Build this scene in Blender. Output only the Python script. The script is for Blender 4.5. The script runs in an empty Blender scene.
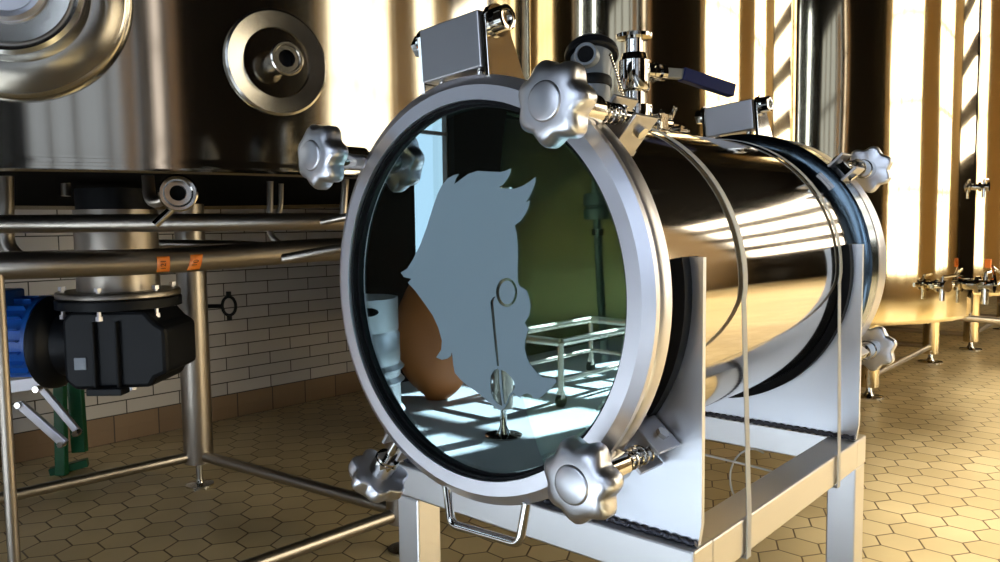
import bpy, bmesh, math, random
from math import pi, sin, cos, radians as R
from mathutils import Vector, Matrix
random.seed(7)
scn = bpy.context.scene
col = scn.collection
ZA = 0.882            # height of the vessel axis over the floor

# ---------------------------------------------------------------- materials
def new_mat(name):
    m = bpy.data.materials.new(name); m.use_nodes = True
    nt = m.node_tree; nt.nodes.clear()
    out = nt.nodes.new('ShaderNodeOutputMaterial')
    return m, nt, out
def bsdf(nt, out, base, rough, metal=0.0, **kw):
    b = nt.nodes.new('ShaderNodeBsdfPrincipled')
    b.inputs['Base Color'].default_value = (*base, 1)
    b.inputs['Roughness'].default_value = rough
    b.inputs['Metallic'].default_value = metal
    for k, v in kw.items(): b.inputs[k].default_value = v
    nt.links.new(b.outputs[0], out.inputs[0])
    return b
def coords(nt, scale=(1,1,1)):
    tc = nt.nodes.new('ShaderNodeTexCoord'); mp = nt.nodes.new('ShaderNodeMapping')
    mp.inputs['Scale'].default_value = scale
    nt.links.new(tc.outputs['Object'], mp.inputs['Vector'])
    return mp.outputs[0]
def plain(name, base, rough=.5, metal=0.0, **kw):
    m, nt, out = new_mat(name); bsdf(nt, out, base, rough, metal, **kw); return m
def steel(name, base=(.62,.61,.58), rough=.2, streak=(40,40,2), amount=.06, wave=0.0, wave_scale=(1,1,.3), rvar=.08):
    m, nt, out = new_mat(name)
    b = bsdf(nt, out, base, rough, 1.0)
    v = coords(nt, streak)
    n = nt.nodes.new('ShaderNodeTexNoise'); n.inputs['Scale'].default_value = 6; n.inputs['Detail'].default_value = 4
    nt.links.new(v, n.inputs['Vector'])
    mr = nt.nodes.new('ShaderNodeMapRange')
    mr.inputs['To Min'].default_value = max(.02, rough-rvar); mr.inputs['To Max'].default_value = rough+rvar
    nt.links.new(n.outputs['Fac'], mr.inputs['Value']); nt.links.new(mr.outputs[0], b.inputs['Roughness'])
    bp = nt.nodes.new('ShaderNodeBump'); bp.inputs['Strength'].default_value = 0.0 if amount < .03 else amount; bp.inputs['Distance'].default_value = .002
    nt.links.new(n.outputs['Fac'], bp.inputs['Height'])
    nrm = bp
    if wave:
        v2 = coords(nt, wave_scale)
        n2 = nt.nodes.new('ShaderNodeTexNoise'); n2.inputs['Scale'].default_value = 3; n2.inputs['Detail'].default_value = 1
        nt.links.new(v2, n2.inputs['Vector'])
        b2 = nt.nodes.new('ShaderNodeBump'); b2.inputs['Strength'].default_value = 1; b2.inputs['Distance'].default_value = wave
        nt.links.new(n2.outputs['Fac'], b2.inputs['Height']); nt.links.new(bp.outputs[0], b2.inputs['Normal'])
        nrm = b2
    nt.links.new(nrm.outputs[0], b.inputs['Normal'])
    return m

M = {}
M['mirror']  = steel('polished_steel', (.60,.58,.54), .07, rvar=.02, amount=.004)
M['barrel']  = steel('brushed_barrel_steel', (.56,.50,.41), .075, streak=(60,1,60), amount=.006, rvar=.025)
M['ring']    = steel('turned_ring_steel', (.68,.67,.71), .36, streak=(8,8,8), amount=.02, rvar=.05)
M['knob']    = steel('cast_knob_steel', (.62,.62,.65), .33, streak=(12,12,12), amount=.0, rvar=.02)
M['plate']   = steel('satin_plate_steel', (.66,.68,.73), .38, streak=(5,5,60), amount=.02, rvar=.05)
M['hinge']   = steel('hinge_plate_steel', (.44,.43,.44), .36, streak=(5,5,40), amount=.02, rvar=.03)
M['manway']  = steel('manway_steel', (.50,.47,.42), .21, streak=(6,6,6), amount=.0, rvar=.02)
M['rod']     = plain('rod_steel', (.42,.45,.43), .35, .4)
M['tube']    = steel('satin_tube_steel', (.64,.63,.63), .34, streak=(60,2,60), amount=.02, rvar=.03)
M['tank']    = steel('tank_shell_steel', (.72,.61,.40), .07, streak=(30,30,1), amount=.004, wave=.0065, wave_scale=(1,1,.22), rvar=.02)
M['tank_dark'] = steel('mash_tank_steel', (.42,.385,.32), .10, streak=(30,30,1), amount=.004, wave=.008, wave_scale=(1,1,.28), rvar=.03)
M['pipe']    = steel('pipe_steel', (.44,.39,.33), .345, streak=(6,6,6), amount=.02, rvar=.03)
M['inner']   = steel('vessel_lining_steel', (.60,.59,.45), .35, streak=(60,1,60), amount=.02, rvar=.03)
M['blue_refl']   = steel('blue_reflection_flange_steel', (.09,.125,.155), .18, streak=(8,8,8), amount=.02)  # rear flange's dark blue reflection put into the base colour
M['keg']     = steel('keg_steel', (.70,.71,.72), .35, streak=(5,5,5), amount=.02, rvar=.03)
M['black_metal'] = plain('black_painted_iron', (.004,.005,.007), .5, **{'Specular IOR Level': .25})
M['rubber']  = plain('black_rubber', (.004,.004,.005), .6, **{'Specular IOR Level': .15})
M['blue_paint'] = plain('blue_motor_paint', (.01,.10,.42), .35)
M['green_paint'] = plain('green_bracket_paint', (.01,.12,.045), .4)
M['grey_paint'] = plain('grey_sensor_housing', (.20,.23,.27), .3)
M['grey_sleeve'] = plain('grey_lever_steel', (.32,.34,.36), .3, .7)
M['blue_sleeve'] = plain('blue_lever_sleeve', (.003,.009,.07), .35, **{'Specular IOR Level': .3})
M['orange']  = plain('orange_sticker', (.85,.22,.02), .5)
M['ink']     = plain('sticker_ink', (.05,.01,.0), .6)
M['strap']   = plain('packing_strap_plastic', (.55,.55,.53), .45)
M['copper']  = plain('orange_brown_bag', (.42,.13,.03), .6)
M['frame_w'] = plain('window_frame_paint', (.10,.07,.05), .6)
M['door_grey'] = plain('grey_roller_door', (.42,.42,.40), .5)
M['pillar'] = plain('peach_painted_post', (.60,.38,.22), .6)
M['frost']   = plain('etched_logo_film', (.17,.235,.27), .5)
M['weld']    = steel('weld_bead_steel', (.10,.10,.12), .3, streak=(60,60,60), amount=1, rvar=.1)

def plaster(name, base, rough=.8, spec=.5):
    m, nt, out = new_mat(name); b = bsdf(nt, out, base, rough, **{'Specular IOR Level': spec})
    v = coords(nt); n = nt.nodes.new('ShaderNodeTexNoise'); n.inputs['Scale'].default_value = 3; n.inputs['Detail'].default_value = 5
    nt.links.new(v, n.inputs['Vector'])
    mx = nt.nodes.new('ShaderNodeMixRGB'); mx.inputs[1].default_value = (*[c*.8 for c in base],1); mx.inputs[2].default_value = (*[c*1.15 for c in base],1)
    nt.links.new(n.outputs['Fac'], mx.inputs[0]); nt.links.new(mx.outputs[0], b.inputs['Base Color'])
    return m
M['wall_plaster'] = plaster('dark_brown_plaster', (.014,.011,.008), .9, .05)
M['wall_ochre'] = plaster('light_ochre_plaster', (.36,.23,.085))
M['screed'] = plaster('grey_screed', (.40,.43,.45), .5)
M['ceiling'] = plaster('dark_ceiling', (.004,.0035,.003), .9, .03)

def glass_pane(name, tint, refl_tint, base_refl, rough=.0):
    # clear coated pane: mostly transmits, reflects by a fresnel curve
    m, nt, out = new_mat(name)
    t = nt.nodes.new('ShaderNodeBsdfTransparent'); t.inputs[0].default_value = (*tint,1)
    g = nt.nodes.new('ShaderNodeBsdfGlossy'); g.inputs['Color'].default_value = (*refl_tint,1); g.inputs['Roughness'].default_value = rough
    lw = nt.nodes.new('ShaderNodeFresnel'); lw.inputs['IOR'].default_value = 1.5
    mr = nt.nodes.new('ShaderNodeMapRange'); mr.inputs['From Min'].default_value = .04; mr.inputs['From Max'].default_value = 1
    mr.inputs['To Min'].default_value = base_refl; mr.inputs['To Max'].default_value = 1
    mx = nt.nodes.new('ShaderNodeMixShader')
    nt.links.new(lw.outputs[0], mr.inputs['Value']); nt.links.new(mr.outputs[0], mx.inputs[0])
    nt.links.new(t.outputs[0], mx.inputs[1]); nt.links.new(g.outputs[0], mx.inputs[2]); nt.links.new(mx.outputs[0], out.inputs[0])
    return m
M['sight_glass'] = glass_pane('sight_glass', (.74,.82,.72), (.70,.92,.95), .34)

def lit_pane(name, colour, strength):
    # daylight glazing: bright, and lets the sun through
    m, nt, out = new_mat(name)
    t = nt.nodes.new('ShaderNodeBsdfTransparent'); t.inputs[0].default_value = (.9,.9,.9,1)
    e = nt.nodes.new('ShaderNodeEmission'); e.inputs[0].default_value = (*colour,1); e.inputs[1].default_value = strength
    a = nt.nodes.new('ShaderNodeAddShader')
    nt.links.new(t.outputs[0], a.inputs[0]); nt.links.new(e.outputs[0], a.inputs[1]); nt.links.new(a.outputs[0], out.inputs[0])
    return m
M['pane_warm'] = lit_pane('daylit_pane_warm', (1.0,.88,.62), 3.3)
M['pane_cool'] = lit_pane('daylit_pane_cool', (.72,.84,1.0), 2.2)
M['pane_roof'] = lit_pane('daylit_roof_pane', (1.0,.90,.72), 9.0)
M['pane_front'] = lit_pane('daylit_front_pane', (1.0,.90,.72), 3.6)
M['pane_left'] = lit_pane('daylit_left_pane', (.62,.80,.98), 1.3)
M['pane_slit'] = lit_pane('daylit_slit_pane', (1.0,.86,.74), 1.1)
M['glow_panel'] = lit_pane('added_glow_panel', (.80,.84,.84), .22)  # added glow that greys the mash tank's reflection; no such window known
M['pane_side'] = lit_pane('daylit_pane_side', (.66,.80,1.0), 5.0)

# white metro brick with a brown base course
def brick_mat(axis):
    m, nt, out = new_mat('metro_brick_'+axis); b = bsdf(nt, out, (.5,.5,.5), .35)
    tc = nt.nodes.new('ShaderNodeTexCoord'); s = nt.nodes.new('ShaderNodeSeparateXYZ'); c = nt.nodes.new('ShaderNodeCombineXYZ')
    nt.links.new(tc.outputs['Object'], s.inputs[0]); nt.links.new(s.outputs[axis], c.inputs[0]); nt.links.new(s.outputs['Z'], c.inputs[1])
    def br(c1, c2, mortar, w, h, off, ms):
        t = nt.nodes.new('ShaderNodeTexBrick'); t.inputs['Color1'].default_value = (*c1,1); t.inputs['Color2'].default_value = (*c2,1)
        t.inputs['Mortar'].default_value = (*mortar,1); t.inputs['Scale'].default_value = 1; t.inputs['Mortar Size'].default_value = ms
        t.inputs['Brick Width'].default_value = w; t.inputs['Row Height'].default_value = h; t.offset = off; t.inputs['Mortar Smooth'].default_value = .2
        nt.links.new(c.outputs[0], t.inputs['Vector']); return t
    a = br((.62,.58,.54), (.52,.49,.46), (.035,.028,.022), .245, .062, .5, .0028)
    d = br((.20,.12,.06), (.26,.16,.08), (.05,.03,.02), .20, .124, 0, .003)
    gt = nt.nodes.new('ShaderNodeMath'); gt.operation = 'GREATER_THAN'; gt.inputs[1].default_value = .124
    nt.links.new(s.outputs['Z'], gt.inputs[0])
    mx = nt.nodes.new('ShaderNodeMixRGB'); nt.links.new(gt.outputs[0], mx.inputs[0])
    nt.links.new(d.outputs['Color'], mx.inputs[1]); nt.links.new(a.outputs['Color'], mx.inputs[2]); nt.links.new(mx.outputs[0], b.inputs['Base Color'])
    bp = nt.nodes.new('ShaderNodeBump'); bp.inputs['Strength'].default_value = .5; bp.inputs['Distance'].default_value = .002; bp.invert = True
    nt.links.new(a.outputs['Fac'], bp.inputs['Height']); nt.links.new(bp.outputs[0], b.inputs['Normal'])
    return m
M['brick_y'] = brick_mat('Y')

# hexagonal tan floor tiles
def hex_mat():
    m, nt, out = new_mat('hexagon_floor_tile'); b = bsdf(nt, out, (.5,.35,.15), .38)
    N = nt.nodes.new; L = nt.links.new
    S = .1177; ang = R(27.21)
    cx, cy = HEX_C
    tc = N('ShaderNodeTexCoord'); mp = N('ShaderNodeMapping'); mp.vector_type = 'TEXTURE'
    mp.inputs['Location'].default_value = (cx,cy,0); mp.inputs['Rotation'].default_value = (0,0,ang); mp.inputs['Scale'].default_value = (S,S,S)
    L(tc.outputs['Object'], mp.inputs['Vector'])
    def vm(op, a, bb):
        n = N('ShaderNodeVectorMath'); n.operation = op
        for i, x in enumerate((a, bb)):
            if x is None: continue
            if isinstance(x, tuple): n.inputs[i].default_value = x
            else: L(x, n.inputs[i])
        return n
    def mt(op, a, bb=None):
        n = N('ShaderNodeMath'); n.operation = op
        for i, x in enumerate((a, bb)):
            if x is None: continue
            if isinstance(x, (int,float)): n.inputs[i].default_value = x
            else: L(x, n.inputs[i])
        return n.outputs[0]
    r3 = math.sqrt(3); r = (1,r3,1); h = (.5,r3/2,0)
    flat = vm('MULTIPLY', mp.outputs[0], (1,1,0)).outputs[0]
    p = vm('ADD', flat, (200,200*r3,0)).outputs[0]       # keep everything positive
    # cells centred on (i, j*r3) and on (i+.5, (j+.5)*r3)
    a = vm('SUBTRACT', vm('MODULO', vm('ADD', p, h).outputs[0], r).outputs[0], h).outputs[0]
    c = vm('SUBTRACT', vm('MODULO', p, r).outputs[0], h).outputs[0]
    la = vm('LENGTH', a, None).outputs['Value']; lc = vm('LENGTH', c, None).outputs['Value']
    lt = mt('LESS_THAN', la, lc)
    mx = N('ShaderNodeMix'); mx.data_type = 'VECTOR'
    L(lt, mx.inputs['Factor']); L(c, mx.inputs[4]); L(a, mx.inputs[5]); gv = mx.outputs[1]
    ab = vm('ABSOLUTE', gv, None).outputs[0]
    dt = vm('DOT_PRODUCT', ab, (.5,r3/2,0)).outputs['Value']
    sx = N('ShaderNodeSeparateXYZ'); L(ab, sx.inputs[0])
    e = mt('SUBTRACT', .5, mt('MAXIMUM', sx.outputs[0], dt))      # distance to the edge
    idv = vm('SUBTRACT', p, gv).outputs[0]
    idr = vm('SNAP', vm('ADD', idv, (.1,.1,.1)).outputs[0], (.25,.25,.25)).outputs[0]
    wn = N('ShaderNodeTexWhiteNoise'); L(idr, wn.inputs['Vector'])
    c1 = N('ShaderNodeMixRGB'); c1.inputs[1].default_value = (.54,.41,.20,1); c1.inputs[2].default_value = (.67,.525,.28,1); L(wn.outputs['Value'], c1.inputs[0])
    ns = N('ShaderNodeTexNoise'); ns.inputs['Scale'].default_value = 2.2; ns.inputs['Detail'].default_value = 6; L(tc.outputs['Object'], ns.inputs['Vector'])
    c2 = N('ShaderNodeMixRGB'); c2.blend_type = 'MULTIPLY'; c2.inputs[0].default_value = .35
    rp = N('ShaderNodeValToRGB'); rp.color_ramp.elements[0].position = .35; rp.color_ramp.elements[1].position = .65; rp.color_ramp.elements[0].color = (.45,.4,.35,1)
    L(ns.outputs['Fac'], rp.inputs[0]); L(c1.outputs[0], c2.inputs[1]); L(rp.outputs[0], c2.inputs[2])
    gm = N('ShaderNodeMapRange'); gm.inputs['From Min'].default_value = .014; gm.inputs['From Max'].default_value = .028; L(e, gm.inputs['Value'])
    c3 = N('ShaderNodeMixRGB'); c3.inputs[1].default_value = (.10,.055,.018,1); L(gm.outputs[0], c3.inputs[0]); L(c2.outputs[0], c3.inputs[2])
    L(c3.outputs[0], b.inputs['Base Color'])
    rr = N('ShaderNodeMapRange'); rr.inputs['To Min'].default_value = .28; rr.inputs['To Max'].default_value = .55; L(ns.outputs['Fac'], rr.inputs['Value']); L(rr.outputs[0], b.inputs['Roughness'])
    bp = N('ShaderNodeBump'); bp.inputs['Strength'].default_value = .6; bp.inputs['Distance'].default_value = .002; L(gm.outputs[0], bp.inputs['Height']); L(bp.outputs[0], b.inputs['Normal'])
    return m
_a = R(27.21); _o = (-.1983, 2.1725)
HEX_C = (_o[0]+.1177*(cos(_a)/2 + cos(_a-pi/2)/math.sqrt(3)/2), _o[1]+.1177*(sin(_a)/2 + sin(_a-pi/2)/math.sqrt(3)/2))
M['hex'] = hex_mat()

# ---------------------------------------------------------------- mesh helpers
def obj(name, bm, mat, parent=None, smooth=40, bevel=0):
    me = bpy.data.meshes.new(name)
    bmesh.ops.recalc_face_normals(bm, faces=bm.faces)
    bm.to_mesh(me); bm.free()
    o = bpy.data.objects.new(name, me); col.objects.link(o)
    if isinstance(mat, (list, tuple)):
        for k in mat: me.materials.append(M[k])
    else: me.materials.append(M[mat])
    if smooth:
        for p in me.polygons: p.use_smooth = True
        try: me.set_sharp_from_angle(angle=R(smooth))
        except Exception: pass
    if bevel:
        b = o.modifiers.new('bevel', 'BEVEL'); b.width = bevel; b.segments = 2; b.limit_method = 'ANGLE'; b.angle_limit = R(40)
    if parent: o.parent = parent
    return o
def tag(o, label=None, cat=None, group=None, kind=None):
    if label: o['label'] = label
    if cat: o['category'] = cat
    if group: o['group'] = group
    if kind: o['kind'] = kind
    return o
def empty(name, loc, label, cat, group=None):
    o = bpy.data.objects.new(name, None); o.empty_display_size = .05; col.objects.link(o); o.location = loc
    return tag(o, label, cat, group)
def box(bm, c, s, rot=None, mat=None):
    m = Matrix.Translation(c) @ (rot if rot is not None else Matrix.Identity(4)) @ Matrix.Diagonal((s[0],s[1],s[2],1))
    r = bmesh.ops.create_cube(bm, size=1, matrix=m)
    return r
def frame_for(d):
    d = Vector(d).normalized(); u = Vector((0,0,1)) if abs(d.z) < .9 else Vector((1,0,0))
    a = d.cross(u).normalized(); b = d.cross(a).normalized()
    return d, a, b
def lathe(bm, prof, origin, axis, seg=64, closed=False, lobes=None):
    """prof: list of (distance along the axis, radius)."""
    d, a, b = frame_for(axis); o = Vector(origin); rings = []
    for t, r in prof:
        if r < 1e-6: rings.append([bm.verts.new(o+d*t)])
        else: rings.append([bm.verts.new(o+d*t+(a*cos(2*pi*k/seg)+b*sin(2*pi*k/seg))*r) for k in range(seg)])
    pairs = list(zip(rings, rings[1:]))
    if closed: pairs.append((rings[-1], rings[0]))
    for A, B in pairs:
        if len(A) == 1 and len(B) == 1: continue
        for k in range(seg):
            k2 = (k+1) % seg
            if len(A) == 1: bm.faces.new((A[0], B[k], B[k2]))
            elif len(B) == 1: bm.faces.new((A[k], B[0], A[k2]))
            else: bm.faces.new((A[k], B[k], B[k2], A[k2]))
def cyl(bm, p0, p1, r, r2=None, seg=24):
    p0 = Vector(p0); p1 = Vector(p1); L = (p1-p0).length; r2 = r if r2 is None else r2
    lathe(bm, [(0,0),(0,r),(L,r2),(L,0)], p0, p1-p0, seg)
def tube(bm, pts, r, seg=16, cap=True):
    pts = [Vector(p) for p in pts]; rings = []; prev = None
    for i, p in enumerate(pts):
        d = (pts[min(i+1,len(pts)-1)]-pts[max(i-1,0)]).normalized()
        if prev is None: _, a, b = frame_for(d)
        else:
            a = (prev - d*prev.dot(d)).normalized(); b = d.cross(a).normalized()
        prev = a
        rings.append([bm.verts.new(p+(a*cos(2*pi*k/seg)+b*sin(2*pi*k/seg))*r) for k in range(seg)])
    for A, B in zip(rings, rings[1:]):
        for k in range(seg):
            k2 = (k+1) % seg; bm.faces.new((A[k],B[k],B[k2],A[k2]))
    if cap:
        bm.faces.new(rings[0]); bm.faces.new(rings[-1][::-1])
def fillet(pts, rad, n=6):
    """polyline with rounded corners."""
    P = [Vector(p) for p in pts]; out = [P[0]]
    for i in range(1, len(P)-1):
        a, b, c = P[i-1], P[i], P[i+1]; u = (a-b).normalized(); v = (c-b).normalized()
        t = min(rad, (a-b).length*.45, (c-b).length*.45); s, e = b+u*t, b+v*t
        for k in range(n+1):
            w = k/n; out.append(s*(1-w)**2 + b*2*w*(1-w) + e*w*w)
    out.append(P[-1]); return out
def prism(bm, pts2, to3, depth):
    """extrude a 2D outline; to3(u,v,w) -> point."""
    A = [bm.verts.new(to3(u,v,0)) for u,v in pts2]; B = [bm.verts.new(to3(u,v,depth)) for u,v in pts2]
    bm.faces.new(A); bm.faces.new(B[::-1])
    n = len(A)
    for k in range(n): bm.faces.new((A[k],A[(k+1)%n],B[(k+1)%n],B[k]))
NB = bmesh.new
def bx(name, c, s, mat, parent=None, bevel=0, rot=None):
    bm = NB(); box(bm, c, s, rot); return obj(name, bm, mat, parent, smooth=0, bevel=bevel)
def cy(name, p0, p1, r, mat, parent=None, seg=24, r2=None):
    bm = NB(); cyl(bm, p0, p1, r, r2, seg); return obj(name, bm, mat, parent)
def la(name, prof, origin, axis, mat, parent=None, seg=64, closed=False):
    bm = NB(); lathe(bm, prof, origin, axis, seg, closed); return obj(name, bm, mat, parent)
def tu(name, pts, r, mat, parent=None, seg=16):
    bm = NB(); tube(bm, pts, r, seg); return obj(name, bm, mat, parent)
def copy_tree(o, parent=None):
    c = o.copy(); col.objects.link(c); c.parent = parent
    for ch in list(o.children): copy_tree(ch, c)
    return c

# ---------------------------------------------------------------- the room
X0, X1, Y0, Y1, ZC = -2.99, 5.0, -5.5, 11.0, 5.0
def st(name, bm, mat, smooth=0): return tag(obj(name, bm, mat, None, smooth), kind='structure')
YF = -1.05
bm = NB(); box(bm, ((X0+X1)/2,(YF+Y1+.2)/2,-.05), (X1-X0+.4,Y1+.2-YF,.1)); st('floor', bm, 'hex')
bm = NB(); box(bm, ((X0+X1)/2,(Y0-.2+YF)/2,-.05), (X1-X0+.4,YF-Y0+.2,.1)); st('floor_back', bm, 'screed')
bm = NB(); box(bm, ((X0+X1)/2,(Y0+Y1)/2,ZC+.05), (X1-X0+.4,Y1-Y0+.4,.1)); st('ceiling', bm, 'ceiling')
def slab(name, L, mat):
    bm = NB()
    for a,b,c,d in L: box(bm, (X0-.1,(a+b)/2,(c+d)/2), (.2,b-a,d-c))
    return st(name, bm, mat)
slab('wall_left', ((-2.0,Y1+.2,0,ZC),), 'brick_y')
WL = (-2.95,-2.60,.50,2.6)
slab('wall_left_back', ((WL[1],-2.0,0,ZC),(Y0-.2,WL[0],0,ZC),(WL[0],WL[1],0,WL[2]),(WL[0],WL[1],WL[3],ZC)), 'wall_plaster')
def wall_open(name, axis, at, lo, hi, wins, mat, thick=.2):
    """a wall with window openings; wins = (a0,a1,z0,z1)."""
    bm = NB()
    def b(a0,a1,z0,z1):
        if a1-a0 < .01 or z1-z0 < .01: return
        c = ((a0+a1)/2, (z0+z1)/2); s = (a1-a0, z1-z0)
        if axis == 'x': box(bm, (at, c[0], c[1]), (thick, s[0], s[1]))
        else: box(bm, (c[0], at, c[1]), (s[0], thick, s[1]))
    a = lo
    for a0,a1,z0,z1 in sorted(wins):
        b(a,a0,0,ZC); b(a0,a1,0,z0); b(a0,a1,z1,ZC); a = a1
    b(a,hi,0,ZC)
    return st(name, bm, mat)
wn = [0]
def window(axis, at, w, nx, nz, pane, bar=.05, barz=None):
    barz = barz or bar
    a0,a1,z0,z1 = w; wn[0] += 1
    root = bpy.data.objects.new('window_%d' % wn[0], None); col.objects.link(root); root['kind'] = 'structure'
    def put(bm, ac, zc, sa, sz, th):
        if axis == 'x': box(bm, (at, ac, zc), (th, sa, sz))
        else: box(bm, (ac, at, zc), (sa, th, sz))
    bm = NB()
    for i in range(nx+1): put(bm, a0+(a1-a0)*i/nx, (z0+z1)/2, bar, z1-z0, .08)
    for j in range(nz+1): put(bm, (a0+a1)/2, z0+(z1-z0)*j/nz, a1-a0, barz, .081)
    obj('window_frame', bm, 'frame_w', root, 0)
    bm = NB(); put(bm, (a0+a1)/2, (z0+z1)/2, a1-a0, z1-z0, .004)
    obj('window_pane', bm, pane, root, 0)
WR = [(-5.0,-1.85,.15,4.2), (-1.55,-1.3,.9,4.2), (2.7,5.2,.3,4.4), (7.1,8.9,.3,4.4)]
WB = [(-2.05,-.75,1.0,3.5), (-.5,1.4,1.0,3.5), (2.3,2.7,1.0,4.6), (3.7,4.0,1.0,4.6)]
WF = [(.9,4.85,1.7,4.75)]
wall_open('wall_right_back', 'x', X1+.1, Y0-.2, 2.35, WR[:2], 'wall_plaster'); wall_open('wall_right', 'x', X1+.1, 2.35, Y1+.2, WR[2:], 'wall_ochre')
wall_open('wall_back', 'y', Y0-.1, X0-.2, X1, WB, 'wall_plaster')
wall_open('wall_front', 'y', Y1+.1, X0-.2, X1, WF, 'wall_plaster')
window('x', X1+.1, WR[0], 4, 3, 'glow_panel', .10); window('x', X1+.1, WR[1], 1, 4, 'pane_slit', .04); window('x', X1+.1, WR[2], 3, 4, 'pane_warm', .04); window('x', X1+.1, WR[3], 3, 4, 'pane_warm')  # the first is an added glow panel set in a window frame
window('x', X0-.1, WL, 1, 2, 'pane_left', .02)
for w in WB[:2]: window('y', Y0-.1, w, 3, 4, 'pane_cool', .09)
for w in WB[2:]: window('y', Y0-.1, w, 1, 3, 'pane_side', .04)
window('y', Y1+.1, WF[0], 1, 4, 'pane_front', .06, .30)

bm = NB(); box(bm, (X1-.06,-1.0,2.0), (.12,.22,4.0)); box(bm, (X1-.06,-2.1,2.0), (.12,.3,4.0)); st('trim_1', bm, 'pillar')
# ---------------------------------------------------------------- the horizontal vessel
V = empty('pressure_vessel', (0,0,ZA), 'horizontal polished steel vessel with a round glass door, resting on the square tube stand', 'vessel')
YA = (0,1,0)
def vl(name, prof, mat, seg=128, closed=False, parent=V, smooth=40):
    bm = NB(); lathe(bm, prof, (0,0,0), YA, seg, closed); return obj(name, bm, mat, parent, smooth)
# shell, outside and inside wall in one closed profile
vl('barrel', [(.050,.186),(.050,.1965),(.066,.1965),(.068,.1940),(.110,.1940),(.630,.1940),(.630,.186)], 'barrel', closed=True)
vl('barrel_lining', [(.016,.1855),(.66,.1855),(.66,.1835),(.016,.1835)], 'inner', closed=True)
vl('front_flange', [(.0165,.1865),(.0165,.2180),(.019,.2200),(.033,.2200),(.035,.2180),(.035,.1865)], 'ring', closed=True)
vl('flange_collar', [(.0355,.187),(.0355,.2060),(.0490,.2060),(.0495,.187)], 'barrel', closed=True)
vl('groove_seal', [(.0351,.187),(.0351,.1800),(.0385,.1800),(.0385,.187)], 'rubber', closed=True)
dr = vl('door_ring', [(0,.1948),(0,.2095),(.0060,.2200),(.0125,.2200),(.0145,.2180),(.0145,.1948)], 'ring', closed=True, smooth=18)
tag(dr, 'brushed bevelled steel ring of the glass door')
vl('door_gasket', [(.0045,.1915),(.0045,.1946),(.0160,.1946),(.0160,.1865),(.0145,.1865),(.0145,.1885),(.0110,.1890),(.0110,.1915)], 'rubber', closed=True)
gl = vl('sight_glass', [(.0125,0),(.0125,.1910),(.0143,.1910),(.0143,0)], 'sight_glass', 96)
tag(gl, 'round blue green sight glass')
# rear end
vl('rear_flange', [(.632,.187),(.632,.2070),(.636,.2120),(.666,.2120),(.668,.2100),(.668,.187)], 'blue_refl', closed=True)
vl('rear_door_ring', [(.671,.160),(.671,.2100),(.673,.2118),(.708,.2118),(.712,.2090),(.712,.160)], 'ring', closed=True)
vl('rear_glass', [(.690,0),(.690,.1595),(.695,.1595),(.695,0)], 'sight_glass', 96)

# etched head emblem on the front glass (outline in metres on the pane)
def px(x, y, Y):          # where the photograph's ray meets the pane, worked out for this camera
    d = CF + CR*((x-500)/FPX) + CU*((281-y)/FPX); t = (Y-CC.y)/d.y; p = CC + d*t
    return p.x, p.z-ZA
FPX = 765.3; _pi, _ya, _ro = .0718, .7286, -.0118
CC = Vector((.5496,-.5612,.95))
CF = Vector((-sin(_ya)*cos(_pi), cos(_ya)*cos(_pi), -sin(_pi)))
CR = Vector((cos(_ya), sin(_ya), 0)); CU = CR.cross(CF)
CR, CU = CR*cos(_ro)+CU*sin(_ro), CU*cos(_ro)-CR*sin(_ro)
z1 = [(47,487),(75,470),(100,430),(130,370),(160,290),(185,210),(205,150),(225,110),(250,80),(275,66),(297,60),(285,80),(278,105),(305,85),(340,60),(380,47),(430,50),(480,52),(505,45),(524,36),(520,60),(505,85),(490,105),(472,118),(500,124),(540,124),(575,112),(605,93),(631,73),(628,100),(615,135),(600,165),(587,186),(604,174),(600,205),(585,235),(565,262),(540,282),(548,320),(553,370),(554,420),(552,480)]
z2 = [(553,50),(560,70),(575,77),(592,90),(603,120),(608,160),(603,195),(583,228),(598,258),(585,305),(582,340),(592,378),(606,408)]
z3 = [(425,190),(445,205),(500,210),(505,225),(485,247),(460,268),(440,288),(425,296),(402,296),(398,282),(378,274),(360,278),(345,290),(330,282),(318,272),(300,290),(292,318),(275,342),(262,346),(245,338),(210,310),(170,275),(120,240),(90,215),(65,185),(58,150),(52,92)]
z2b = [(262,372),(245,384),(225,388),(200,378),(222,345),(225,305),(210,250),(185,195),(150,145),(110,90),(78,55),(93,38),(60,30)]
S_ = .2312
def cv(L, ox, oy): return [px(ox+u*S_, oy+v*S_, .0120) for u,v in L]
outline = cv(z1,390,160)+cv(z2,390,270)+cv(z3,440,330)+cv(z2b,390,270)
def ell(cx,cy_,rx,ry,n=40): return [(cx+rx*cos(2*pi*k/n), cy_+ry*sin(2*pi*k/n)) for k in range(n)]
holes = [cv(ell(505,97,46,63),390,270), cv(ell(507,97,34,51),390,270),
         cv([(436,132),(446,118),(458,112),(450,126),(447,140),(473,416),(463,416),(434,142)],390,270),
         cv([(218,235),(220,200),(232,175),(248,165),(256,175),(258,230),(266,300),(270,330),(252,322),(232,300),(221,270)],440,330),
         cv([(264,172),(285,180),(305,200),(320,222),(326,245),(318,262),(304,276),(293,300),(283,325),(276,318),(270,260)],440,330)]
cu = bpy.data.curves.new('emblem_curve', 'CURVE'); cu.dimensions = '2D'; cu.fill_mode = 'BOTH'; cu.extrude = .0003
for poly in [outline]+holes:
    sp = cu.splines.new('POLY'); sp.points.add(len(poly)-1); sp.use_cyclic_u = True
    for k,(u,v) in enumerate(poly): sp.points[k].co = (u,v,0,1)
tmp = bpy.data.objects.new('emblem_tmp', cu); col.objects.link(tmp)
bpy.context.view_layer.update()
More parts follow.
